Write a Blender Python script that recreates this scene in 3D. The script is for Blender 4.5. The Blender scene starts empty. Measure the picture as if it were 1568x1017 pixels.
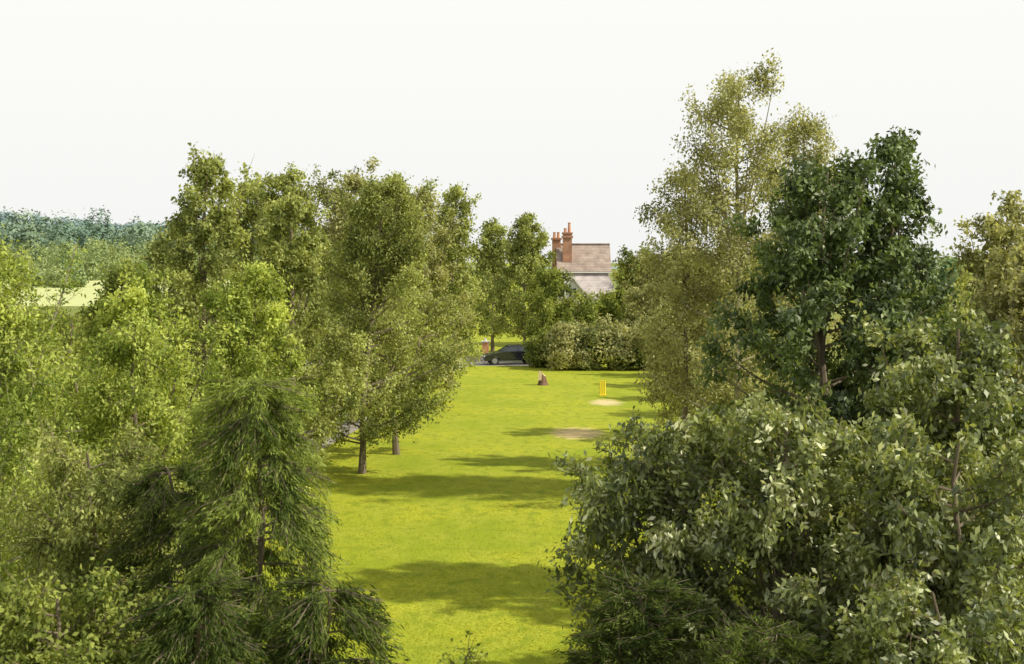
import bpy, bmesh, math, numpy as np
from mathutils import Vector
rng = np.random.default_rng(11)
scene = bpy.context.scene
col = scene.collection
scene.view_settings.view_transform = 'Standard'
scene.view_settings.look = 'None'
scene.view_settings.exposure = 0

# ------------------------------------------------------------ materials
def new_mat(name):
    m = bpy.data.materials.new(name); m.use_nodes = True
    nt = m.node_tree; nt.nodes.clear()
    out = nt.nodes.new('ShaderNodeOutputMaterial')
    return m, nt, out
def mixc(nt, fac, a, b):
    n = nt.nodes.new('ShaderNodeMix'); n.data_type = 'RGBA'
    if hasattr(fac, 'links'): nt.links.new(fac, n.inputs[0])
    else: n.inputs[0].default_value = fac
    for v, i in ((a, 6), (b, 7)):
        if hasattr(v, 'links'): nt.links.new(v, n.inputs[i])
        else: n.inputs[i].default_value = (*v, 1)
    return n.outputs[2]
def leaf_mat(name, dark, light, accent=None, transl=0.35, gloss=0.0, rough=0.5):
    m, nt, out = new_mat(name)
    at = nt.nodes.new('ShaderNodeAttribute'); at.attribute_name = 'tint'
    c = mixc(nt, at.outputs['Fac'], dark, light)
    if accent:
        a2 = nt.nodes.new('ShaderNodeMath'); a2.operation = 'GREATER_THAN'
        nt.links.new(at.outputs['Fac'], a2.inputs[0]); a2.inputs[1].default_value = 0.86
        c = mixc(nt, a2.outputs[0], c, accent)
    d = nt.nodes.new('ShaderNodeBsdfDiffuse'); t = nt.nodes.new('ShaderNodeBsdfTranslucent')
    nt.links.new(c, d.inputs[0])
    tc = nt.nodes.new('ShaderNodeMix'); tc.data_type = 'RGBA'; tc.blend_type = 'MULTIPLY'; tc.inputs[0].default_value = 1
    nt.links.new(c, tc.inputs[6]); tc.inputs[7].default_value = (1.38, 1.3, 0.6, 1)
    nt.links.new(tc.outputs[2], t.inputs[0])
    m1 = nt.nodes.new('ShaderNodeMixShader'); m1.inputs[0].default_value = transl
    nt.links.new(d.outputs[0], m1.inputs[1]); nt.links.new(t.outputs[0], m1.inputs[2])
    last = m1
    if gloss > 0:
        g = nt.nodes.new('ShaderNodeBsdfGlossy'); g.inputs['Roughness'].default_value = rough
        g.inputs['Color'].default_value = (0.95, 0.95, 0.85, 1)
        m2 = nt.nodes.new('ShaderNodeMixShader'); m2.inputs[0].default_value = gloss
        nt.links.new(m1.outputs[0], m2.inputs[1]); nt.links.new(g.outputs[0], m2.inputs[2]); last = m2
    nt.links.new(last.outputs[0], out.inputs[0])
    return m
def simple_mat(name, c1, c2, scale=5, rough=0.8, metallic=0, bump=0.0, coat=0, stretch=(1,1,1)):
    m, nt, out = new_mat(name)
    p = nt.nodes.new('ShaderNodeBsdfPrincipled')
    tc = nt.nodes.new('ShaderNodeTexCoord'); mp = nt.nodes.new('ShaderNodeMapping')
    mp.inputs['Scale'].default_value = stretch
    nt.links.new(tc.outputs['Object'], mp.inputs[0])
    n = nt.nodes.new('ShaderNodeTexNoise'); n.inputs['Scale'].default_value = scale; n.inputs['Detail'].default_value = 6
    nt.links.new(mp.outputs[0], n.inputs['Vector'])
    nt.links.new(mixc(nt, n.outputs[0], c1, c2), p.inputs['Base Color'])
    p.inputs['Roughness'].default_value = rough; p.inputs['Metallic'].default_value = metallic
    p.inputs['Coat Weight'].default_value = coat
    if bump:
        b = nt.nodes.new('ShaderNodeBump'); b.inputs['Strength'].default_value = bump
        nt.links.new(n.outputs[0], b.inputs['Height']); nt.links.new(b.outputs[0], p.inputs['Normal'])
    nt.links.new(p.outputs[0], out.inputs[0])
    return m
def brick_mat(name, c1, c2, mortar, scale, bw=0.5, rh=0.25, ms=0.02, swap=True):
    m, nt, out = new_mat(name)
    p = nt.nodes.new('ShaderNodeBsdfPrincipled'); p.inputs['Roughness'].default_value = 0.85
    tc = nt.nodes.new('ShaderNodeTexCoord'); sep = nt.nodes.new('ShaderNodeSeparateXYZ'); cmb = nt.nodes.new('ShaderNodeCombineXYZ')
    nt.links.new(tc.outputs['Object'], sep.inputs[0])
    ad = nt.nodes.new('ShaderNodeMath'); ad.operation = 'ADD'
    nt.links.new(sep.outputs[0], ad.inputs[0]); nt.links.new(sep.outputs[1], ad.inputs[1])
    if swap: nt.links.new(ad.outputs[0], cmb.inputs[0])
    else: nt.links.new(sep.outputs[0], cmb.inputs[0])
    nt.links.new(sep.outputs[2], cmb.inputs[1])
    b = nt.nodes.new('ShaderNodeTexBrick'); b.inputs['Scale'].default_value = scale
    b.inputs['Color1'].default_value = (*c1, 1); b.inputs['Color2'].default_value = (*c2, 1); b.inputs['Mortar'].default_value = (*mortar, 1)
    b.inputs['Brick Width'].default_value = bw; b.inputs['Row Height'].default_value = rh; b.inputs['Mortar Size'].default_value = ms
    nt.links.new(cmb.outputs[0], b.inputs['Vector'])
    n = nt.nodes.new('ShaderNodeTexNoise'); n.inputs['Scale'].default_value = 1.3; n.inputs['Detail'].default_value = 5
    nt.links.new(tc.outputs['Object'], n.inputs['Vector'])
    mm = nt.nodes.new('ShaderNodeMix'); mm.data_type = 'RGBA'; mm.blend_type = 'MULTIPLY'; mm.inputs[0].default_value = 0.7
    nt.links.new(b.outputs[0], mm.inputs[6])
    r = nt.nodes.new('ShaderNodeMapRange'); r.inputs[1].default_value = .3; r.inputs[2].default_value = .7; r.inputs[3].default_value = .6; r.inputs[4].default_value = 1.3
    nt.links.new(n.outputs[0], r.inputs[0]); nt.links.new(r.outputs[0], mm.inputs[7])
    nt.links.new(mm.outputs[2], p.inputs['Base Color'])
    nt.links.new(p.outputs[0], out.inputs[0])
    return m

BARK = simple_mat('bark', (0.10, 0.075, 0.05), (0.24, 0.19, 0.13), 6, 0.9, bump=0.4, stretch=(1, 1, 0.3))
BARK_PALE = simple_mat('bark_pale', (0.18, 0.15, 0.09), (0.42, 0.38, 0.27), 5, 0.85, bump=0.3)

LF_BIRCH = leaf_mat('leaf_birch', (0.135, 0.165, 0.05), (0.54, 0.585, 0.20))
LF_BRIGHT = leaf_mat('leaf_bright', (0.16, 0.22, 0.045), (0.60, 0.67, 0.17))
LF_OLIVE = leaf_mat('leaf_olive', (0.18, 0.19, 0.075), (0.60, 0.60, 0.29))
LF_DARK = leaf_mat('leaf_dark', (0.035, 0.06, 0.02), (0.20, 0.27, 0.08), gloss=0.04, transl=0.3)
LF_FRONT = leaf_mat('leaf_front', (0.06, 0.09, 0.025), (0.40, 0.45, 0.14), accent=(0.62, 0.64, 0.40), gloss=0.06, transl=0.35)
LF_MID = leaf_mat('leaf_mid', (0.09, 0.125, 0.03), (0.42, 0.47, 0.12))
LF_CONIFER = leaf_mat('needle_green', (0.07, 0.105, 0.028), (0.33, 0.40, 0.09), transl=0.3)
LF_JUNIPER = leaf_mat('needle_juniper', (0.03, 0.05, 0.016), (0.18, 0.23, 0.055), transl=0.25)
LF_HEDGE = leaf_mat('leaf_hedge', (0.13, 0.17, 0.055), (0.54, 0.52, 0.26))
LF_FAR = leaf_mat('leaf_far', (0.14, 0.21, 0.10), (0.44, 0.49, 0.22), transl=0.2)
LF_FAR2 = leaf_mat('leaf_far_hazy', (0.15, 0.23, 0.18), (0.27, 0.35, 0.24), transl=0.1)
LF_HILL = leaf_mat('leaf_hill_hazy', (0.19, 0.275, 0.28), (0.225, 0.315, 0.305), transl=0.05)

# ------------------------------------------------------------ mesh helpers
def nrm(a):
    return a / np.maximum(np.linalg.norm(a, axis=1, keepdims=True), 1e-9)
def quad_mesh(name, V, k, mat, tint=None, parent=None, smooth=False):
    nv = len(V); nf = nv // 4
    me = bpy.data.meshes.new(name)
    me.vertices.add(nv); me.vertices.foreach_set('co', V.astype(np.float32).ravel())
    me.loops.add(nv); me.loops.foreach_set('vertex_index', np.arange(nv, dtype=np.int32))
    me.polygons.add(nf); me.polygons.foreach_set('loop_start', np.arange(0, nv, 4, dtype=np.int32))
    me.update(calc_edges=True)
    if tint is not None:
        a = me.attributes.new('tint', 'FLOAT', 'FACE'); a.data.foreach_set('value', tint.astype(np.float32))
    me.materials.append(mat)
    ob = bpy.data.objects.new(name, me); col.objects.link(ob)
    if parent: ob.parent = parent
    return ob
def leaf_quads(c, d, L, W, bias=None, scatter=.75):
    n = len(c); d = nrm(d)
    r = rng.normal(size=(n, 3))
    if bias is not None:
        m0 = nrm(r * scatter + bias); s = nrm(np.cross(d, m0))
    else: s = nrm(np.cross(d, r))
    m = np.cross(s, d)
    L = L[:, None]; W = W[:, None]
    V = np.empty((n, 4, 3))
    V[:, 0] = c - d * L * .5; V[:, 2] = c + d * L * .5
    V[:, 1] = c + s * W * .5 + m * W * .12 - d * L * .06; V[:, 3] = c - s * W * .5 + m * W * .12 - d * L * .06
    return V.reshape(-1, 3)
def prisms(p0, p1, r0, r1, k):
    n = len(p0); d = nrm(p1 - p0)
    ref = np.tile(np.array([0.31, 0.95, 0.05]), (n, 1))
    a = nrm(np.cross(d, ref)); b = np.cross(d, a)
    out = []
    for i in range(k):
        t0 = 2 * math.pi * i / k; t1 = 2 * math.pi * (i + 1) / k
        o0 = a * math.cos(t0) + b * math.sin(t0); o1 = a * math.cos(t1) + b * math.sin(t1)
        q = np.stack([p0 + o0 * r0[:, None], p0 + o1 * r0[:, None], p1 + o1 * r1[:, None], p1 + o0 * r1[:, None]], 1)
        out.append(q)
    return np.concatenate(out, 0).reshape(-1, 3)
def envelope(t, shape):
    t = np.clip(t, 0, 1)
    if shape == 'birch': return np.where(t < .3, 0.7 + 0.3 * (t / .3), (np.clip(1 - t, 0, 1) / .7) ** 0.75)
    if shape == 'round': return np.sqrt(np.clip(1 - (2 * t - 0.95) ** 2 / 1.1, 0, 1)) ** 0.9
    if shape == 'column': return np.where(t < .2, 0.7 + 1.5 * t, 1.0) * np.clip((1 - t) / .3, 0, 1) ** 0.6
    if shape == 'cone': return np.clip(1 - t, 0, 1) ** 0.85 + 0.04
    return np.ones_like(t)
NS = 0.74; LS = 1.09
def tree(name, x, y, h, R, base=1.6, shape='birch', nleaf=26000, lsize=0.13, lw=0.55, mat=LF_BIRCH, bark=BARK,
         limbs=46, rise=0.55, droop=0.35, twigs=12, tw_len=0.55, sig=0.095, spires=4, lean=(0, 0), tr=0.13, needle=False, gap=0.1, spread=.65):
    nleaf = int(nleaf * NS); lsize *= LS
    root = bpy.data.objects.new(name, None); col.objects.link(root); root.location = (x, y, 0)
    ns = 10
    zs = np.linspace(0, h * 0.96, ns + 1)
    wob = np.cumsum(rng.normal(0, 0.05, (ns + 1, 2)), 0); wob[0] = 0
    tx = np.stack([wob[:, 0] + lean[0] * (zs / h) ** 1.2, wob[:, 1] + lean[1] * (zs / h) ** 1.2, zs], 1)
    rad = tr * (1 - zs / h) ** 0.8 + 0.012; rad[0] *= 1.35
    B = [prisms(tx[:-1], tx[1:], rad[:-1], rad[1:], 8)]
    def trunk_at(z):
        return np.stack([np.interp(z, zs, tx[:, 0]), np.interp(z, zs, tx[:, 1]), z], -1)
    t = np.linspace(0.0, 0.97, limbs) + rng.normal(0, 0.015, limbs); t = np.clip(t, 0, 0.98)
    az = np.arange(limbs) * 2.39996 + rng.normal(0, .35, limbs)
    ln = R * envelope(t, shape) * rng.uniform(0.5, 1.2, limbs) + 0.12
    zc = base + t * (h - base)
    z0 = np.clip(zc - ln * rise, base * 0.55, h * .95)
    if spires:
        sa = rng.uniform(0, 6.28, spires); sl = R * rng.uniform(0.2, 0.75, spires)
        st = rng.uniform(0.75, 1.0, spires)
        az = np.concatenate([az, sa]); ln = np.concatenate([ln, sl]); zc = np.concatenate([zc, base + st * (h - base)])
        z0 = np.concatenate([z0, base + st * (h - base) * 0.5])
    n = len(az)
    P0 = trunk_at(z0)
    cx = np.interp(zc, zs, tx[:, 0]); cy = np.interp(zc, zs, tx[:, 1])
    PE = np.stack([cx + np.cos(az) * ln, cy + np.sin(az) * ln, zc], 1)
    PM = (P0 + PE) / 2 + np.stack([np.cos(az) * ln * .12, np.sin(az) * ln * .12, (-0.12 if rise > 0 else 0.18) * ln], 1)
    def limb_at(i, s):
        s = s[:, None]
        return P0[i] * (1 - s) ** 2 + PM[i] * 2 * s * (1 - s) + PE[i] * s * s
    idx = np.arange(n); lr = np.clip(0.01 + 0.010 * np.linalg.norm(PE - P0, axis=1), 0.01, 0.042)
    K = 5
    for k in range(K):
        a, b = k / K, (k + 1) / K
        B.append(prisms(limb_at(idx, np.full(n, a)), limb_at(idx, np.full(n, b)), lr * (1 - a * .85), lr * (1 - b * .85), 5))
    ti = np.repeat(idx, twigs); m = len(ti)
    s = rng.uniform(0.12, 1.0, m) ** 0.75
    q0 = limb_at(ti, s)
    ldir = nrm(PE[ti] - P0[ti])
    td = ldir * 0.7 + rng.normal(0, spread, (m, 3)); td[:, 2] += 0.25 - droop
    isp = ti >= limbs
    td[isp, 2] += 0.8
    if needle:
        td = ldir * 0.9 + rng.normal(0, 0.5, (m, 3)) * np.array([1, 1, .35]); td[:, 2] -= droop
    td = nrm(td)
    tl = tw_len * rng.uniform(0.5, 1.35, m) * (1.1 - 0.35 * s)
    q1 = q0 + td * tl[:, None]
    B.append(prisms(q0, q1, np.full(m, 0.007), np.full(m, 0.003), 3))
    w = rng.uniform(0.3, 1.6, m)
    if gap: w[rng.uniform(size=m) < gap] = 0.02
    w /= w.sum()
    li = rng.choice(m, nleaf, p=w)
    u = (rng.uniform(0.0, 1.0, nleaf) ** .8 * 1.06)[:, None]
    sag = (u ** 2) * tl[li][:, None] * droop * 0.5
    c = q0[li] * (1 - u) + q1[li] * u + rng.normal(0, 1, (nleaf, 3)) * sig
    c[:, 2] -= sag[:, 0]
    c[:, 2] = np.maximum(c[:, 2], 0.08)
    if needle:
        d = td[li] * 1.0 + rng.normal(0, 0.4, (nleaf, 3)); d[:, 2] -= droop * 0.8
    else:
        d = td[li] * 0.4 + rng.normal(0, 0.6, (nleaf, 3)); d[:, 2] -= 0.45 + droop * .3
    L = lsize * rng.uniform(0.65, 1.3, nleaf)
    tw_t = rng.normal(0, 0.18, m); lb_t = rng.normal(0, 0.14, n)
    tint = np.clip(0.43 + tw_t[li] + lb_t[ti[li]] + rng.normal(0, 0.18, nleaf), 0, 1)
    outw = c - trunk_at(c[:, 2]); outw[:, 2] = 0; outw = nrm(outw) * .5; outw[:, 2] = .5
    V = leaf_quads(c, d, L, L * lw, outw)
    quad_mesh('branches', np.concatenate(B, 0), 4, bark, parent=root)
    quad_mesh('foliage', V, 4, mat, tint, parent=root)
    return root

def tree_mass(name, blobs, per, lsize, mat, scatter=.75):
    C = []; T = []; D = []; Bz = []
    for (x, y, z, rx, rz) in blobs:
        v = nrm(rng.normal(size=(per, 3))); v[:, 2] = v[:, 2] * .9 + .1
        k = 1 + 0.25 * np.sin(v[:, 0] * 5 + x) * np.sin(v[:, 1] * 6 + y) + 0.18 * np.sin(v[:, 2] * 9 + x * 2) + rng.normal(0, .1, per)
        p = v * k[:, None] * np.array([rx, rx, rz]) + np.array([x, y, z]); C.append(p)
        T.append(np.clip(0.45 + rng.normal(0, .28) + rng.normal(0, .15, per), 0, 1)); D.append(rng.normal(0, 1, (per, 3))); Bz.append(v)
    C = np.concatenate(C); T = np.concatenate(T); D = np.concatenate(D); Bz = np.concatenate(Bz)
    C[:, 2] = np.maximum(C[:, 2], .1)
    L = lsize * rng.uniform(.6, 1.4, len(C))
    return quad_mesh(name, leaf_quads(C, np.cross(D, Bz), L, L * .9, Bz, scatter), 4, mat, T)

def bm_obj(name, bm, mats, parent=None, smooth=False):
    me = bpy.data.meshes.new(name); bm.to_mesh(me); bm.free()
    for m in mats: me.materials.append(m)
    if smooth:
        for p in me.polygons: p.use_smooth = True
    ob = bpy.data.objects.new(name, me); col.objects.link(ob)
    if parent: ob.parent = parent
    return ob
def box(name, x0, x1, y0, y1, z0, z1, mat, parent=None, bevel=0):
    bm = bmesh.new(); bmesh.ops.create_cube(bm, size=1)
    for v in bm.verts:
        v.co = Vector((x0 if v.co.x < 0 else x1, y0 if v.co.y < 0 else y1, z0 if v.co.z < 0 else z1))
    if bevel: bmesh.ops.bevel(bm, geom=bm.edges[:], offset=bevel, segments=2, affect='EDGES')
    return bm_obj(name, bm, [mat], parent)
def poly(name, faces, mat, parent=None):
    bm = bmesh.new()
    for f in faces: bm.faces.new([bm.verts.new(p) for p in f])
    bmesh.ops.remove_doubles(bm, verts=bm.verts, dist=1e-4)
    return bm_obj(name, bm, [mat], parent)
def slab(name, pts, th, mat, parent=None):
    bm = bmesh.new(); f = bm.faces.new([bm.verts.new(p) for p in pts])
    f.normal_update(); n = f.normal.copy()
    r = bmesh.ops.extrude_face_region(bm, geom=[f])
    for v in [e for e in r['geom'] if isinstance(e, bmesh.types.BMVert)]: v.co -= n * th
    bmesh.ops.recalc_face_normals(bm, faces=bm.faces)
    return bm_obj(name, bm, [mat], parent)
def cyl(name, x, y, z0, z1, r0, r1, mat, parent=None, seg=16):
    bm = bmesh.new(); bmesh.ops.create_cone(bm, cap_ends=True, segments=seg, radius1=r0, radius2=r1, depth=z1 - z0)
    for v in bm.verts: v.co += Vector((x, y, (z0 + z1) / 2))
    return bm_obj(name, bm, [mat], parent)

# ------------------------------------------------------------ ground
def ground_mat():
    m, nt, out = new_mat('mown_grass')
    N = nt.nodes; Lk = nt.links
    geo = N.new('ShaderNodeNewGeometry')
    p = N.new('ShaderNodeBsdfPrincipled'); p.inputs['Roughness'].default_value = 0.95; p.inputs['Specular IOR Level'].default_value = 0.1
    def noise(scale, det=5, st=(1, 1, 1)):
        mp = N.new('ShaderNodeMapping'); mp.inputs['Scale'].default_value = st
        Lk.new(geo.outputs['Position'], mp.inputs[0])
        n = N.new('ShaderNodeTexNoise'); n.inputs['Scale'].default_value = scale; n.inputs['Detail'].default_value = det
        Lk.new(mp.outputs[0], n.inputs['Vector']); return n.outputs[0]
    def ramp(v, a, b):
        r = N.new('ShaderNodeMapRange'); r.inputs[1].default_value = a; r.inputs[2].default_value = b; r.interpolation_type = 'SMOOTHSTEP'
        Lk.new(v, r.inputs[0]); return r.outputs[0]
    c = mixc(nt, ramp(noise(0.22, 6), .38, .62), (0.26, 0.325, 0.022), (0.44, 0.435, 0.035))
    c = mixc(nt, ramp(noise(0.9, 8, (1, .5, 1)), .38, .68), c, (0.37, 0.39, 0.045))
    c = mixc(nt, ramp(noise(2.6, 8, (1, .6, 1)), .46, .68), c, (0.22, 0.275, 0.025))
    c = mixc(nt, ramp(noise(9, 8), .3, .75), c, (0.26, 0.30, 0.02))
    def patch(cx, cy, rx, ry):
        v = N.new('ShaderNodeVectorMath'); v.operation = 'SUBTRACT'; Lk.new(geo.outputs['Position'], v.inputs[0]); v.inputs[1].default_value = (cx, cy, 0)
        w = N.new('ShaderNodeVectorMath'); w.operation = 'DIVIDE'; Lk.new(v.outputs[0], w.inputs[0]); w.inputs[1].default_value = (rx, ry, 1)
        l = N.new('ShaderNodeVectorMath'); l.operation = 'LENGTH'; Lk.new(w.outputs[0], l.inputs[0])
        a = N.new('ShaderNodeMath'); a.operation = 'ADD'; Lk.new(l.outputs['Value'], a.inputs[0])
        s = N.new('ShaderNodeMath'); s.operation = 'MULTIPLY_ADD'; Lk.new(noise(2.2, 6), s.inputs[0]); s.inputs[1].default_value = 1.3; s.inputs[2].default_value = -0.65
        Lk.new(s.outputs[0], a.inputs[1])
        r = N.new('ShaderNodeMapRange'); r.interpolation_type = 'SMOOTHSTEP'
        r.inputs[1].default_value = 0.4; r.inputs[2].default_value = 1.2; r.inputs[3].default_value = 0.75; r.inputs[4].default_value = 0
        Lk.new(a.outputs[0], r.inputs[0]); return r.outputs[0]
    c = mixc(nt, patch(5.0, 75.3, .95, 1.8), c, (0.70, 0.55, 0.33))
    c = mixc(nt, patch(2.85, 61.8, 1.25, 2.3), c, (0.74, 0.53, 0.30))
    sp = N.new('ShaderNodeSeparateXYZ'); Lk.new(geo.outputs['Position'], sp.inputs[0])
    ax = N.new('ShaderNodeMath'); ax.operation = 'SUBTRACT'; Lk.new(sp.outputs[0], ax.inputs[0]); ax.inputs[1].default_value = 0.5
    ab = N.new('ShaderNodeMath'); ab.operation = 'ABSOLUTE'; Lk.new(ax.outputs[0], ab.inputs[0])
    c = mixc(nt, ramp(ab.outputs[0], 10, 16), c, (0.20, 0.23, 0.06))
    Lk.new(c, p.inputs['Base Color'])
    b = N.new('ShaderNodeBump'); b.inputs['Strength'].default_value = 0.5; b.inputs['Distance'].default_value = 0.06
    Lk.new(noise(14, 8), b.inputs['Height']); Lk.new(b.outputs[0], p.inputs['Normal'])
    Lk.new(p.outputs[0], out.inputs[0]); return m
GR = ground_mat()
poly('ground', [[(-4000, -200, 0), (4000, -200, 0), (4000, 6000, 0), (-4000, 6000, 0)]], GR)
n = 80000
gy = 22 + 34 * rng.beta(1.0, 2.2, n); gx = rng.uniform(-9, 8, n)
c = np.stack([gx, gy, np.full(n, 0.01)], 1)
d = rng.normal(0, .8, (n, 3)); d[:, 2] = .6
GL = leaf_mat('grass_blade', (0.30, 0.35, 0.02), (0.44, 0.45, 0.05), transl=0.45)
L = 0.042 * rng.uniform(.5, 1.5, n)
quad_mesh('grass', leaf_quads(c, d, L, L * .35), 4, GL, rng.uniform(0, 1, n))

FIELD = simple_mat('pasture', (0.40, 0.46, 0.16), (0.55, 0.56, 0.25), 0.05, 0.95)
poly('field', [[(-900, 235, 0.05), (-26, 235, 0.05), (-26, 620, 0.05), (-900, 620, 0.05)]], FIELD)
ASPH = simple_mat('worn_tarmac', (0.25, 0.23, 0.205), (0.38, 0.34, 0.30), 3, 0.9, bump=0.1)
pl = [(-16, 36), (-13.6, 43), (-12.0, 48.5), (-8.7, 55), (-7.6, 66), (-6.9, 80), (-5.2, 95), (-3.4, 106), (-2.5, 112)]
fs = []
for (a, b) in zip(pl[:-1], pl[1:]):
    fs.append([(a[0] - 1.3, a[1], .008), (a[0] + 1.0, a[1], .008), (b[0] + 1.0, b[1], .008), (b[0] - 1.3, b[1], .008)])
poly('path', fs, ASPH)
poly('lane', [[(-40, 104.5, .012), (2.2, 101.5, .012), (2.2, 106.5, .012), (-40, 110.5, .012)]], ASPH)

# ------------------------------------------------------------ left-hand trees
T = tree
T('birch_tree', -5.3, 50, 10.5, 3.1, base=1.9, nleaf=66000, limbs=78, twigs=14, mat=LF_BIRCH, lean=(0.6, 0), spires=9, sig=.14, lsize=.105, tr=.11)
T('birch_tree', -4.5, 55, 10.9, 2.7, base=2.0, nleaf=32000, limbs=56, mat=LF_BIRCH, spires=7, sig=.13, tr=.11)
T('birch_tree', -8.9, 58, 11.3, 2.9, base=1.4, nleaf=38000, limbs=56, mat=LF_BIRCH, spires=8, sig=.13)
T('birch_tree', -7.4, 65, 11.7, 3.0, base=1.2, nleaf=30000, mat=LF_OLIVE, lsize=.155, spires=8, sig=.14)
T('birch_tree', -11.0, 60, 11.0, 2.8, base=1.2, nleaf=28000, mat=LF_BIRCH, lsize=.15, spires=6, sig=.14)
T('birch_tree', -4.9, 72, 11.3, 2.6, base=1.4, nleaf=28000, mat=LF_OLIVE, lsize=.16, spires=7, sig=.14)
T('birch_tree', -3.6, 84, 11.9, 2.0, base=1.8, nleaf=22000, mat=LF_BIRCH, lsize=.17, spires=4, sig=.15)
T('birch_tree', -6.8, 80, 11.6, 2.6, base=1.2, nleaf=14000, mat=LF_OLIVE, lsize=.2, sig=.15)
T('birch_tree', -9.0, 42, 10.6, 1.7, base=1.2, nleaf=32000, mat=LF_BIRCH, spires=4, lsize=.12)
T('birch_tree', -7.2, 45, 9.8, 2.0, base=1.4, nleaf=30000, mat=LF_BIRCH, spires=5, lsize=.12)
T('birch_tree', -13.0, 53, 8.9, 2.0, base=.8, nleaf=20000, mat=LF_BIRCH, spires=4, lsize=.14)
T('birch_tree', -10.6, 38.5, 7.5, 1.4, base=.6, nleaf=18000, mat=LF_MID, spires=3, lsize=.12)
T('willow_tree', -6.6, 36, 7.5, 1.8, base=1.0, nleaf=34000, mat=LF_BRIGHT, lsize=.10, spires=5, tr=.09)
T('willow_tree', -8.1, 31, 7.0, 1.7, base=.8, nleaf=38000, mat=LF_BRIGHT, lsize=.10, spires=5, tr=.09)
T('willow_tree', -8.0, 22, 8.1, 2.0, base=0.7, nleaf=76000, limbs=68, twigs=15, lsize=.078, lw=.42, mat=LF_BRIGHT, spires=9, bark=BARK_PALE, sig=.09)
T('willow_tree', -6.5, 24, 6.3, 1.9, base=0.5, nleaf=56000, limbs=60, twigs=14, lsize=.08, lw=.42, mat=LF_BRIGHT, shape='birch', spires=6, sig=.09, tr=.08)
T('willow_tree', -7.6, 26, 5.6, 1.7, base=0.3, nleaf=34000, limbs=50, twigs=13, lsize=.09, lw=.42, mat=LF_BRIGHT, shape='round', spires=5, sig=.1, tr=.07)
T('willow_tree', -5.8, 20, 5.0, 1.6, base=0.4, nleaf=50000, limbs=56, twigs=14, lsize=.076, lw=.42, mat=LF_BIRCH, shape='round', spires=6, sig=.09, tr=.07)
T('elder_bush', -5.4, 16.5, 3.7, 1.8, base=0.2, nleaf=54000, limbs=60, lsize=.075, mat=LF_MID, shape='round', spires=4, sig=.09, tr=.06)
T('larch_tree', -3.45, 18, 6.2, 1.6, base=0.4, shape='cone', nleaf=95000, limbs=84, twigs=16, tw_len=.6, rise=-0.12, droop=.42,
  lsize=.092, lw=.16, mat=LF_CONIFER, needle=True, sig=.04, spires=0, tr=.07, gap=.12)
T('larch_tree', -4.4, 19.0, 4.9, 1.5, base=0.3, shape='cone', nleaf=52000, limbs=62, twigs=15, tw_len=.55, rise=-0.1, droop=.4,
  lsize=.09, lw=.17, mat=LF_JUNIPER, needle=True, sig=.04, spires=0, tr=.06)
T('larch_tree', -2.35, 16.8, 3.8, 1.25, base=0.2, shape='cone', nleaf=52000, limbs=58, twigs=15, tw_len=.55, rise=-0.1, droop=.35,
  lsize=.09, lw=.17, mat=LF_JUNIPER, needle=True, sig=.04, spires=0, tr=.05)
T('larch_tree', -3.5, 16.2, 3.9, 1.4, base=0.2, shape='cone', nleaf=50000, limbs=56, twigs=15, tw_len=.55, rise=-0.1, droop=.35,
  lsize=.09, lw=.17, mat=LF_JUNIPER, needle=True, sig=.04, spires=0, tr=.05)
for (x, y, h, r) in [(-12.5, 44, 4.6, 2.2), (-15.5, 50, 4.8, 2.6), (-19, 60, 4.8, 3.0), (-15, 66, 5.2, 3), (-23, 75, 4.6, 3.2), (-28, 92, 4.4, 3.6), (-18, 85, 5.5, 3.2), (-32, 110, 4, 4)]:
    T('hawthorn_bush', x, y, h, r, base=.2, nleaf=9000, lsize=.2, mat=LF_MID, shape='round', spires=2, sig=.16)
# around the car and house
T('lime_tree', 1.0, 111, 11.2, 3.2, base=2.6, nleaf=28000, lsize=.2, mat=LF_BIRCH, spires=7, sig=.18)
T('lime_tree', -1.6, 118, 10.8, 3.0, base=2.2, nleaf=18000, lsize=.22, mat=LF_BIRCH, spires=6, sig=.18)
T('hawthorn_tree', 2.9, 106, 7.0, 2.3, base=.7, nleaf=18000, lsize=.2, mat=LF_MID, shape='round', spires=3, sig=.17)
T('hawthorn_tree', 5.0, 107, 4.8, 2.2, base=.4, nleaf=15000, lsize=.2, mat=LF_MID, shape='round', spires=2, sig=.17)
T('hawthorn_bush', 2.1, 100.6, 2.3, .95, base=.1, nleaf=6000, lsize=.16, mat=LF_MID, shape='round', spires=2, sig=.13, tr=.04, tw_len=.4)
for (x, y, h, r, m) in [(11.2, 128, 8.9, 2.6, LF_MID), (13.2, 124, 8.6, 3.0, LF_OLIVE), (15.8, 120, 8.4, 3.0, LF_MID), (10.6, 113, 5.6, 2.0, LF_OLIVE), (8.0, 117, 5.0, 2.0, LF_MID),
                        (-6.5, 122, 10.4, 3.5, LF_BIRCH), (-11, 112, 10, 3.5, LF_MID), (18.5, 112, 8.3, 3.5, LF_OLIVE)]:
    T('ash_tree', x, y, h, r, base=.6, nleaf=12000, lsize=.25, mat=m, shape='round', spires=5, sig=.18)
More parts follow.
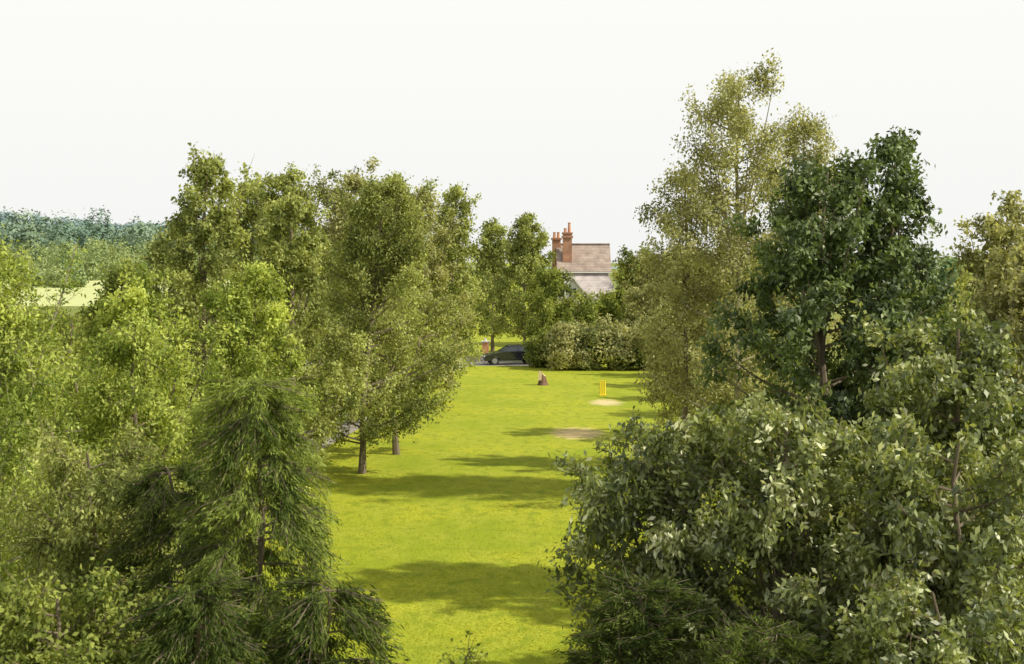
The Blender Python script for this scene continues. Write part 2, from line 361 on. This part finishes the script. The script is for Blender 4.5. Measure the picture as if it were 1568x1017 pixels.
# ------------------------------------------------------------ right-hand trees
T('birch_tree', 7.0, 44, 13.7, 2.5, base=2.2, nleaf=48000, limbs=64, twigs=13, mat=LF_OLIVE, shape='column', spires=9, gap=.22, lsize=.10, bark=BARK_PALE, lean=(.1, 0), sig=.15, spread=.85, tr=.11)
T('birch_tree', 9.6, 45.5, 12.3, 2.2, base=2.4, nleaf=34000, limbs=52, twigs=13, mat=LF_OLIVE, shape='birch', spires=8, gap=.22, lsize=.10, bark=BARK_PALE, sig=.15, spread=.85, tr=.1)
T('birch_tree', 5.5, 45.5, 10.6, 1.3, base=3.4, nleaf=18000, limbs=38, twigs=12, mat=LF_OLIVE, shape='round', spires=3, gap=.2, lsize=.10, lean=(-.2, 0), sig=.14, tr=.09)
T('willow_tree', 7.0, 51, 8.2, 2.2, base=.4, nleaf=38000, limbs=60, mat=LF_OLIVE, lsize=.12, shape='round', droop=.6, sig=.13)
T('willow_tree', 9.2, 60, 8.0, 2.4, base=.5, nleaf=22000, mat=LF_BIRCH, lsize=.15, shape='round', sig=.13)
for (x, y, h, r, m) in [(12.2, 68, 6.4, 2.6, LF_OLIVE), (12.5, 76, 6.3, 2.4, LF_BIRCH), (12.4, 84, 6.0, 2.5, LF_OLIVE), (12.2, 92, 6.0, 2.6, LF_BIRCH)]:
    T('hazel_tree', x, y, h, r, base=.3, nleaf=14000, lsize=.18, mat=m, shape='round', spires=4, sig=.15)
T('walnut_tree', 6.75, 30.5, 9.8, 2.0, base=2.2, nleaf=52000, limbs=64, twigs=12, mat=LF_DARK, shape='column', spires=9, lsize=.13, lw=.5)
T('walnut_tree', 8.4, 31.5, 10.3, 1.2, base=3.0, nleaf=22000, limbs=38, mat=LF_DARK, shape='birch', spires=4, lsize=.13, lw=.5)
T('walnut_tree', 7.8, 28.5, 6.8, 1.8, base=1.4, nleaf=26000, limbs=44, mat=LF_DARK, shape='round', spires=4, lsize=.13, lw=.5)
T('ash_tree', 13.6, 40, 9.2, 2.2, base=1.5, nleaf=24000, mat=LF_OLIVE, lsize=.13, spires=7, sig=.12, gap=.2)
T('ash_tree', 11.0, 36, 7.1, 1.7, base=.8, nleaf=18000, mat=LF_BIRCH, lsize=.13, shape='round')
T('ash_tree', 10.2, 28.5, 7.7, 2.0, base=.8, nleaf=32000, mat=LF_OLIVE, lsize=.125, spires=7)
T('ash_tree', 7.9, 24.5, 6.6, 2.1, base=.6, nleaf=44000, mat=LF_FRONT, lsize=.115, spires=8, shape='round', tr=.08)
T('whitebeam_tree', 3.7, 20, 5.6, 2.1, base=.3, nleaf=60000, limbs=64, twigs=13, mat=LF_FRONT, lsize=.115, lw=.42, spires=12, shape='round', droop=.5, sig=.08, gap=.12, tr=.08)
T('whitebeam_tree', 5.9, 19, 5.3, 2.1, base=.3, nleaf=58000, limbs=62, twigs=13, mat=LF_FRONT, lsize=.115, lw=.42, spires=12, shape='round', droop=.5, sig=.08, gap=.12, tr=.08)
T('whitebeam_tree', 2.2, 21, 5.1, 1.4, base=.3, nleaf=34000, limbs=50, mat=LF_FRONT, lsize=.11, lw=.42, spires=6, shape='round', droop=.5, sig=.08, gap=.12, tr=.07)
T('elder_bush', 4.9, 16.6, 3.7, 1.7, base=.2, nleaf=46000, limbs=56, mat=LF_FRONT, lsize=.10, lw=.45, spires=6, shape='round', droop=.5, sig=.08, tr=.05)
T('juniper_bush', 1.6, 18.6, 3.3, 1.35, base=.2, shape='cone', nleaf=52000, limbs=58, twigs=14, tw_len=.55, rise=.35, droop=.2, lsize=.092, lw=.17,
  mat=LF_JUNIPER, needle=True, sig=.035, spires=3, tr=.05)
T('juniper_bush', 3.0, 17.0, 3.1, 1.5, base=.2, shape='cone', nleaf=46000, limbs=54, twigs=14, tw_len=.55, rise=.35, droop=.2, lsize=.092, lw=.17,
  mat=LF_JUNIPER, needle=True, sig=.035, spires=3, tr=.05)
T('elder_bush', -.75, 20.2, 1.95, .35, base=.3, nleaf=1300, limbs=12, twigs=6, lsize=.075, mat=LF_BRIGHT, shape='cone', spires=2, tr=.02, tw_len=.3)

bl = []
for i in range(85):
    x = 3.0 + 7.8 * (i / 84) + rng.normal(0, .15); bl.append((x, 98 + rng.uniform(-.8, 1.8), rng.uniform(.6, 2.4), rng.uniform(.5, 1.0), rng.uniform(.6, 1.2)))
tree_mass('garden_hedge', bl, 650, .16, LF_HEDGE)
# distant vegetation
bl = []
for i in range(240):
    left = i % 3
    x = rng.uniform(-240, -40) if left else rng.uniform(-30, 200)
    y = rng.uniform(540, 760) if left else rng.uniform(240, 330)
    r = rng.uniform(3, 7) if left else rng.uniform(2.2, 3.4); bl.append((x, y, r * 1.1, r * rng.uniform(.6, 1), r * rng.uniform(.9, 1.8)))
for i in range(10):
    bl.append((rng.uniform(-150, -122), rng.uniform(400, 440), 2.2, 3.0, 3.0))
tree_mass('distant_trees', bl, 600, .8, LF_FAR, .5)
bl = []
for i in range(150):
    x = rng.uniform(-460, -130); y = rng.uniform(760, 1050)
    r = rng.uniform(6, 12); bl.append((x, y, r * .8 + rng.uniform(0, 16), r * .9, r * rng.uniform(.9, 1.4)))
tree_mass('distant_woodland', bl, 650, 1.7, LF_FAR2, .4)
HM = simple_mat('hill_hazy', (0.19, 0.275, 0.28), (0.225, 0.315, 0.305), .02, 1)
def hillz(x, y):
    e = math.exp(-((x + 660) / 290) ** 2) * 50 + math.exp(-((x + 330) / 130) ** 2) * 16 + 2
    return e * math.exp(-((y - 1650) / 260) ** 2)
bm = bmesh.new(); nx, ny = 70, 20; grid = []
for j in range(ny + 1):
    row = []
    for i in range(nx + 1):
        x = -1700 + 3200 * i / nx; y = 1150 + 1000 * j / ny
        row.append(bm.verts.new((x, y, hillz(x, y) - 1.0)))
    grid.append(row)
for j in range(ny):
    for i in range(nx): bm.faces.new((grid[j][i], grid[j][i + 1], grid[j + 1][i + 1], grid[j + 1][i]))
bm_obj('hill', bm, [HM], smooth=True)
bl = []
for i in range(520):
    x = rng.uniform(-1000, -200); y = rng.uniform(1300, 1680); r = rng.uniform(8, 18)
    bl.append((x, y, hillz(x, y) + r * .15, r * 1.2, r * rng.uniform(.5, .8)))
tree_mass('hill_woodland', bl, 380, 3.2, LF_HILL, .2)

# ------------------------------------------------------------ brick house
BR = brick_mat('brick_wall', (0.44, 0.26, 0.16), (0.52, 0.35, 0.22), (0.5, 0.44, 0.34), 4.4)
BRC = brick_mat('brick_chimney', (0.40, 0.17, 0.10), (0.48, 0.24, 0.14), (0.4, 0.3, 0.22), 4.4)
TILE = brick_mat('roof_tiles', (0.37, 0.29, 0.24), (0.47, 0.38, 0.32), (0.18, 0.13, 0.11), 2.6, .5, .36, .04, swap=False)
TILE2 = brick_mat('roof_slates', (0.46, 0.41, 0.40), (0.56, 0.50, 0.48), (0.25, 0.22, 0.21), 2.6, .5, .36, .04, swap=False)
WH = simple_mat('white_paint', (0.7, 0.68, 0.63), (0.8, 0.78, 0.74), 3, .6)
GLS = simple_mat('window_glass', (0.03, 0.035, 0.04), (0.06, 0.07, 0.08), 2, .08)
POT = simple_mat('clay_pot', (0.5, 0.25, 0.15), (0.6, 0.33, 0.2), 6, .8)
H = bpy.data.objects.new('brick_house', None); col.objects.link(H)
x0, x1 = 4.2, 8.5
poly('walls_main', [[(x0, 125.4, 0), (x1, 125.4, 0), (x1, 125.4, 6.7), (x0, 125.4, 6.7)],
                    [(x1, 125.4, 0), (x1, 129.8, 0), (x1, 129.8, 6.7), (x1, 127.6, 8.8), (x1, 125.4, 6.7)],
                    [(x0, 129.8, 0), (x0, 125.4, 0), (x0, 125.4, 6.7), (x0, 127.6, 8.8), (x0, 129.8, 6.7)],
                    [(x1, 129.8, 0), (x0, 129.8, 0), (x0, 129.8, 6.7), (x1, 129.8, 6.7)]], BR, H)
slab('roof_main_front', [(x0 - .25, 125.1, 6.62), (x1 + .25, 125.1, 6.62), (x1 + .25, 127.6, 9.0), (x0 - .25, 127.6, 9.0)], .12, TILE, H)
slab('roof_main_back', [(x1 + .25, 130.1, 6.62), (x0 - .25, 130.1, 6.62), (x0 - .25, 127.6, 8.995), (x1 + .25, 127.6, 8.995)], .12, TILE, H)
box('ridge_tiles', x0 - .27, x1 + .27, 127.48, 127.72, 8.98, 9.1, TILE, H, .03)
box('gutter', x0 - .25, x1 + .25, 124.98, 125.1, 6.45, 6.58, WH, H, .02)
poly('walls_lower', [[(4.0, 122.9, 0), (9.05, 122.9, 0), (9.05, 122.9, 4.1), (4.0, 122.9, 4.1)],
                     [(9.05, 122.9, 0), (9.05, 127.0, 0), (9.05, 127.0, 4.1), (9.05, 122.9, 4.1)],
                     [(4.0, 125.39, 0), (4.0, 122.9, 0), (4.0, 122.9, 4.1), (4.0, 125.39, 6.4)]], BR, H)
slab('roof_lower', [(3.8, 122.6, 4.0), (9.3, 122.6, 4.0), (8.45, 125.36, 6.44), (3.8, 125.36, 6.44)], .1, TILE2, H)
slab('roof_lower_hip', [(9.3, 122.62, 3.98), (9.3, 127.2, 3.98), (8.53, 127.2, 6.3), (8.53, 125.4, 6.3)], .08, TILE2, H)
box('bargeboard_corner', 9.06, 9.16, 122.78, 122.98, 0, 3.9, WH, H)
box('fascia', 3.8, 9.3, 122.5, 122.58, 3.82, 3.98, WH, H)
poly('dormer', [[(4.5, 123.0, 4.3), (6.0, 123.0, 4.3), (6.0, 123.0, 5.0), (5.25, 123.0, 6.0), (4.5, 123.0, 5.0)],
                [(6.0, 123.0, 4.3), (6.0, 124.6, 4.3), (6.0, 124.6, 5.0), (6.0, 123.0, 5.0)],
                [(4.5, 124.6, 4.3), (4.5, 123.0, 4.3), (4.5, 123.0, 5.0), (4.5, 124.6, 5.0)]], WH, H)
slab('dormer_roof_right', [(6.2, 122.8, 4.85), (6.2, 125.2, 4.85), (5.25, 125.2, 6.15), (5.25, 122.8, 6.15)], .08, TILE, H)
slab('dormer_roof_left', [(5.25, 122.8, 6.15), (5.25, 125.2, 6.15), (4.3, 125.2, 4.85), (4.3, 122.8, 4.85)], .08, TILE, H)
slab('dormer_barge_right', [(6.25, 122.76, 4.72), (6.25, 122.76, 4.9), (5.25, 122.76, 6.25), (5.25, 122.76, 6.05)], .03, WH, H)
slab('dormer_barge_left', [(4.25, 122.76, 4.9), (4.25, 122.76, 4.72), (5.25, 122.76, 6.05), (5.25, 122.76, 6.25)], .03, WH, H)
for i, (wx, wz, ww, hh) in enumerate([(4.95, 4.45, .6, .7), (4.7, 1.0, .9, 1.2), (7.9, 1.0, .9, 1.2)]):
    yy = 122.97 if i == 0 else 122.87
    box(f'window_frame_{i}', wx - .06, wx + ww + .06, yy - .03, yy + .02, wz - .06, wz + hh + .06, WH, H)
    box(f'window_pane_{i}', wx, wx + ww / 2 - .03, yy - .045, yy - .031, wz, wz + hh, GLS, H)
    box(f'window_pane_b{i}', wx + ww / 2 + .03, wx + ww, yy - .045, yy - .031, wz, wz + hh, GLS, H)
box('door', 6.3, 7.2, 122.84, 122.89, .05, 2.05, GLS, H)
box('chimney_main', 4.5, 5.3, 125.9, 126.7, 6.2, 9.9, BRC, H)
box('chimney_main_corbel', 4.4, 5.4, 125.8, 126.8, 9.55, 9.75, BRC, H, .02)
box('chimney_main_cap', 4.42, 5.38, 125.82, 126.78, 9.9, 10.05, BRC, H, .02)
box('chimney_back', 3.6, 4.35, 127.3, 128.0, 6.2, 9.4, BRC, H)
box('chimney_back_cap', 3.5, 4.45, 127.2, 128.1, 9.4, 9.58, BRC, H, .02)
for (px_, py_, pz, ph) in [(4.72, 126.3, 10.05, .3), (5.08, 126.3, 10.05, .8), (3.8, 127.65, 9.58, .45), (4.15, 127.65, 9.58, .45)]:
    cyl('chimney_pot', px_, py_, pz, pz + ph, .15, .11, POT, H)
    cyl('chimney_pot_rim', px_, py_, pz + ph, pz + ph + .07, .15, .15, POT, H)
ORB = brick_mat('brick_gate', (0.62, 0.24, 0.10), (0.68, 0.32, 0.15), (0.5, 0.35, 0.25), 4.4)
gp = bpy.data.objects.new('brick_gate_pillar', None); col.objects.link(gp)
box('shaft', -2.3, -1.8, 109.5, 110.0, 0, 1.25, ORB, gp)
box('cap', -2.38, -1.72, 109.42, 110.08, 1.25, 1.35, WH, gp, .02)
cyl('ball', -2.05, 109.75, 1.35, 1.55, .07, .12, WH, gp)

# ------------------------------------------------------------ parked car
PAINT = simple_mat('car_paint', (0.012, 0.014, 0.022), (0.016, 0.018, 0.028), 2, .25, .3, coat=1)
RUB = simple_mat('tyre', (0.015, 0.015, 0.015), (0.03, 0.03, 0.03), 9, .9)
RIM = simple_mat('wheel_rim', (0.35, 0.35, 0.36), (0.45, 0.45, 0.46), 5, .35, .7)
LAMP = simple_mat('headlamp', (0.7, 0.7, 0.7), (0.8, 0.8, 0.8), 5, .1)
TAIL = simple_mat('tail_lamp', (0.4, 0.02, 0.02), (0.5, 0.03, 0.02), 5, .2)
car = bpy.data.objects.new('parked_car', None); col.objects.link(car)
def loft(name, prof, ws, mat):
    bm = bmesh.new(); rows = []
    for (w, ins) in ws:
        cxm = sum(p[0] for p in prof) / len(prof); czm = sum(p[1] for p in prof) / len(prof)
        rows.append([bm.verts.new(((p[0] - cxm) * (1 - ins) + cxm, w, (p[1] - czm) * (1 - ins * 1.2) + czm)) for p in prof])
    for a, b in zip(rows[:-1], rows[1:]):
        for i in range(len(prof)):
            j = (i + 1) % len(prof); bm.faces.new((a[i], a[j], b[j], b[i]))
    bm.faces.new(rows[0][::-1]); bm.faces.new(rows[-1])
    bmesh.ops.recalc_face_normals(bm, faces=bm.faces)
    return bm_obj(name, bm, [mat], car)
def arch(cx, r=.35, z=.32, n=7): return [(cx + r * math.cos(a), z + r * math.sin(a)) for a in np.linspace(math.pi, 0, n)]
prof = [(-2.05, .28)] + arch(-1.3) + arch(1.25) + [(2.0, .28), (2.1, .45), (2.08, .8), (1.98, .93), (1.3, .97), (.5, 1.0), (-.75, .96), (-1.3, .86), (-1.85, .74), (-2.1, .58)]
loft('body', prof, [(-.84, .03), (-.8, 0), (.8, 0), (.84, .03)], PAINT)
def cabin(name, pts_lo, pts_hi, z0, z1, wlo, whi, mat):
    bm = bmesh.new()
    lo = [(pts_lo[0], -wlo), (pts_lo[1], -wlo), (pts_lo[1], wlo), (pts_lo[0], wlo)]
    hi = [(pts_hi[0], -whi), (pts_hi[1], -whi), (pts_hi[1], whi), (pts_hi[0], whi)]
    a = [bm.verts.new((x, y, z0)) for x, y in lo]; b = [bm.verts.new((x, y, z1)) for x, y in hi]
    for i in range(4):
        j = (i + 1) % 4; bm.faces.new((a[i], a[j], b[j], b[i]))
    bm.faces.new(b); bm.faces.new(a[::-1])
    return bm_obj(name, bm, [mat], car)
cabin('windows', (-.85, 1.75), (-.12, 1.2), .95, 1.34, .72, .58, GLS)
cabin('roof', (-.2, 1.28), (-.08, 1.15), 1.34, 1.41, .6, .53, PAINT)
for sx in (-1, 1):
    for (xl, xh) in [(-.83, -.14), (.42, .5), (1.72, 1.18)]:
        slab('pillar', [(xl - .05, sx * .735, .95), (xl + .06, sx * .735, .95), (xh + .06, sx * .595, 1.35), (xh - .05, sx * .595, 1.35)], .012, PAINT, car)
    for wx in (-1.3, 1.25):
        for (nm, r, w0, w1, mt) in [('tyre', .31, .62, .83, RUB), ('rim', .19, .8, .845, RIM)]:
            bm = bmesh.new(); bmesh.ops.create_cone(bm, cap_ends=True, segments=24, radius1=r, radius2=r, depth=w1 - w0)
            for v in bm.verts: v.co = Vector((wx + v.co.x, sx * ((w0 + w1) / 2) + v.co.z, .31 + v.co.y))
            bm_obj(nm, bm, [mt], car)
    box('headlamp', -2.09, -1.98, sx * .62 - .14, sx * .62 + .14, .56, .68, LAMP, car, .02)
    box('tail_lamp', 2.03, 2.1, sx * .66 - .1, sx * .66 + .1, .62, .84, TAIL, car, .02)
box('number_plate', -2.12, -2.09, -.26, .26, .36, .47, WH, car)
car.location = (-0.1, 103.3, .012); car.rotation_euler = (0, 0, math.radians(10))

# ------------------------------------------------------------ cricket wicket
YEL = simple_mat('yellow_plastic', (0.85, 0.66, 0.03), (0.9, 0.72, 0.05), 5, .5)
W = bpy.data.objects.new('cricket_wicket', None); col.objects.link(W)
for i, xx in enumerate((-.12, 0, .12)): cyl(f'stump_{i}', 5.05 + xx, 79.0, .05, .8, .055, .05, YEL, W)
box('base', 4.84, 5.26, 78.88, 79.12, .004, .08, YEL, W, .015)
box('bails', 4.88, 5.22, 78.96, 79.04, .805, .85, YEL, W, .01)
ST = simple_mat('stump_bark', (0.10, 0.055, 0.035), (0.20, 0.11, 0.07), 7, .9, bump=.5)
CUT = simple_mat('cut_wood', (0.6, 0.46, 0.28), (0.75, 0.6, 0.4), 9, .8)
S = bpy.data.objects.new('tree_stump', None); col.objects.link(S); S.location = (1.87, 86, 0)
bm = bmesh.new(); rings = []
prof = [(.34, 0), (.25, .15), (.21, .4), (.19, .7)]
for k, (r, z) in enumerate(prof):
    rings.append([bm.verts.new((r * (1 + .16 * math.sin(3 * a + .5) + .06 * math.sin(7 * a)) * math.cos(a) - .06 * z, r * (1 + .16 * math.sin(3 * a + .5)) * math.sin(a), z + (.16 * -math.cos(a) if k == 3 else 0))) for a in np.linspace(0, 2 * math.pi, 20, endpoint=False)])
for a, b in zip(rings[:-1], rings[1:]):
    for i in range(20): bm.faces.new((a[i], a[(i + 1) % 20], b[(i + 1) % 20], b[i]))
f = bm.faces.new(rings[-1]); f.material_index = 1
bm_obj('stump', bm, [ST, CUT], S)
slab('split_face', [(-.3, -.235, .3), (-.08, -.245, .3), (-.05, -.21, .84), (-.24, -.21, .88)], .04, CUT, S)

# ------------------------------------------------------------ light, sky, camera
el = math.radians(42)
travel = Vector((-1.0, 0.27, 0)).normalized() * math.cos(el) + Vector((0, 0, -math.sin(el)))
sd = bpy.data.lights.new('sun', 'SUN'); sd.energy = 5.0; sd.angle = math.radians(.8); sd.color = (1, .94, .78)
so = bpy.data.objects.new('sun', sd); col.objects.link(so); so.rotation_euler = travel.to_track_quat('-Z', 'Y').to_euler()
w = bpy.data.worlds.new('World'); scene.world = w; w.use_nodes = True
nt = w.node_tree; nt.nodes.clear()
out = nt.nodes.new('ShaderNodeOutputWorld'); bg = nt.nodes.new('ShaderNodeBackground')
sky = nt.nodes.new('ShaderNodeTexSky'); sky.sky_type = 'NISHITA'; sky.sun_disc = False
sky.sun_elevation = el
sdv = -travel; sky.sun_rotation = math.atan2(sdv.x, sdv.y)
sky.air_density = 1.0; sky.dust_density = 3.0
bg.inputs[1].default_value = 0.10
tc = nt.nodes.new('ShaderNodeTexCoord'); sp = nt.nodes.new('ShaderNodeSeparateXYZ'); nt.links.new(tc.outputs['Generated'], sp.inputs[0])
mr = nt.nodes.new('ShaderNodeMapRange'); mr.interpolation_type = 'SMOOTHSTEP'
mr.inputs[1].default_value = .2; mr.inputs[2].default_value = .9; mr.inputs[3].default_value = 1.0; mr.inputs[4].default_value = .45
nt.links.new(sp.outputs[2], mr.inputs[0])
mr2 = nt.nodes.new('ShaderNodeMapRange'); mr2.inputs[1].default_value = 0.0; mr2.inputs[2].default_value = .18
nt.links.new(sp.outputs[2], mr2.inputs[0])
hz = mixc(nt, mr2.outputs[0], (9.15, 9.2, 9.0), (9.8, 9.8, 9.5))
c = mixc(nt, mr.outputs[0], sky.outputs[0], hz)
nt.links.new(c, bg.inputs[0]); nt.links.new(bg.outputs[0], out.inputs[0])

cd = bpy.data.cameras.new('camera'); cd.lens = 50; cd.sensor_width = 36; cd.clip_end = 8000; cd.clip_start = .1
cd.dof.use_dof = True; cd.dof.focus_distance = 50; cd.dof.aperture_fstop = 3.4
co = bpy.data.objects.new('camera', cd); col.objects.link(co)
co.location = (0, 0, 7.5); co.rotation_euler = (math.radians(90 - 2.85), 0, 0)
scene.camera = co
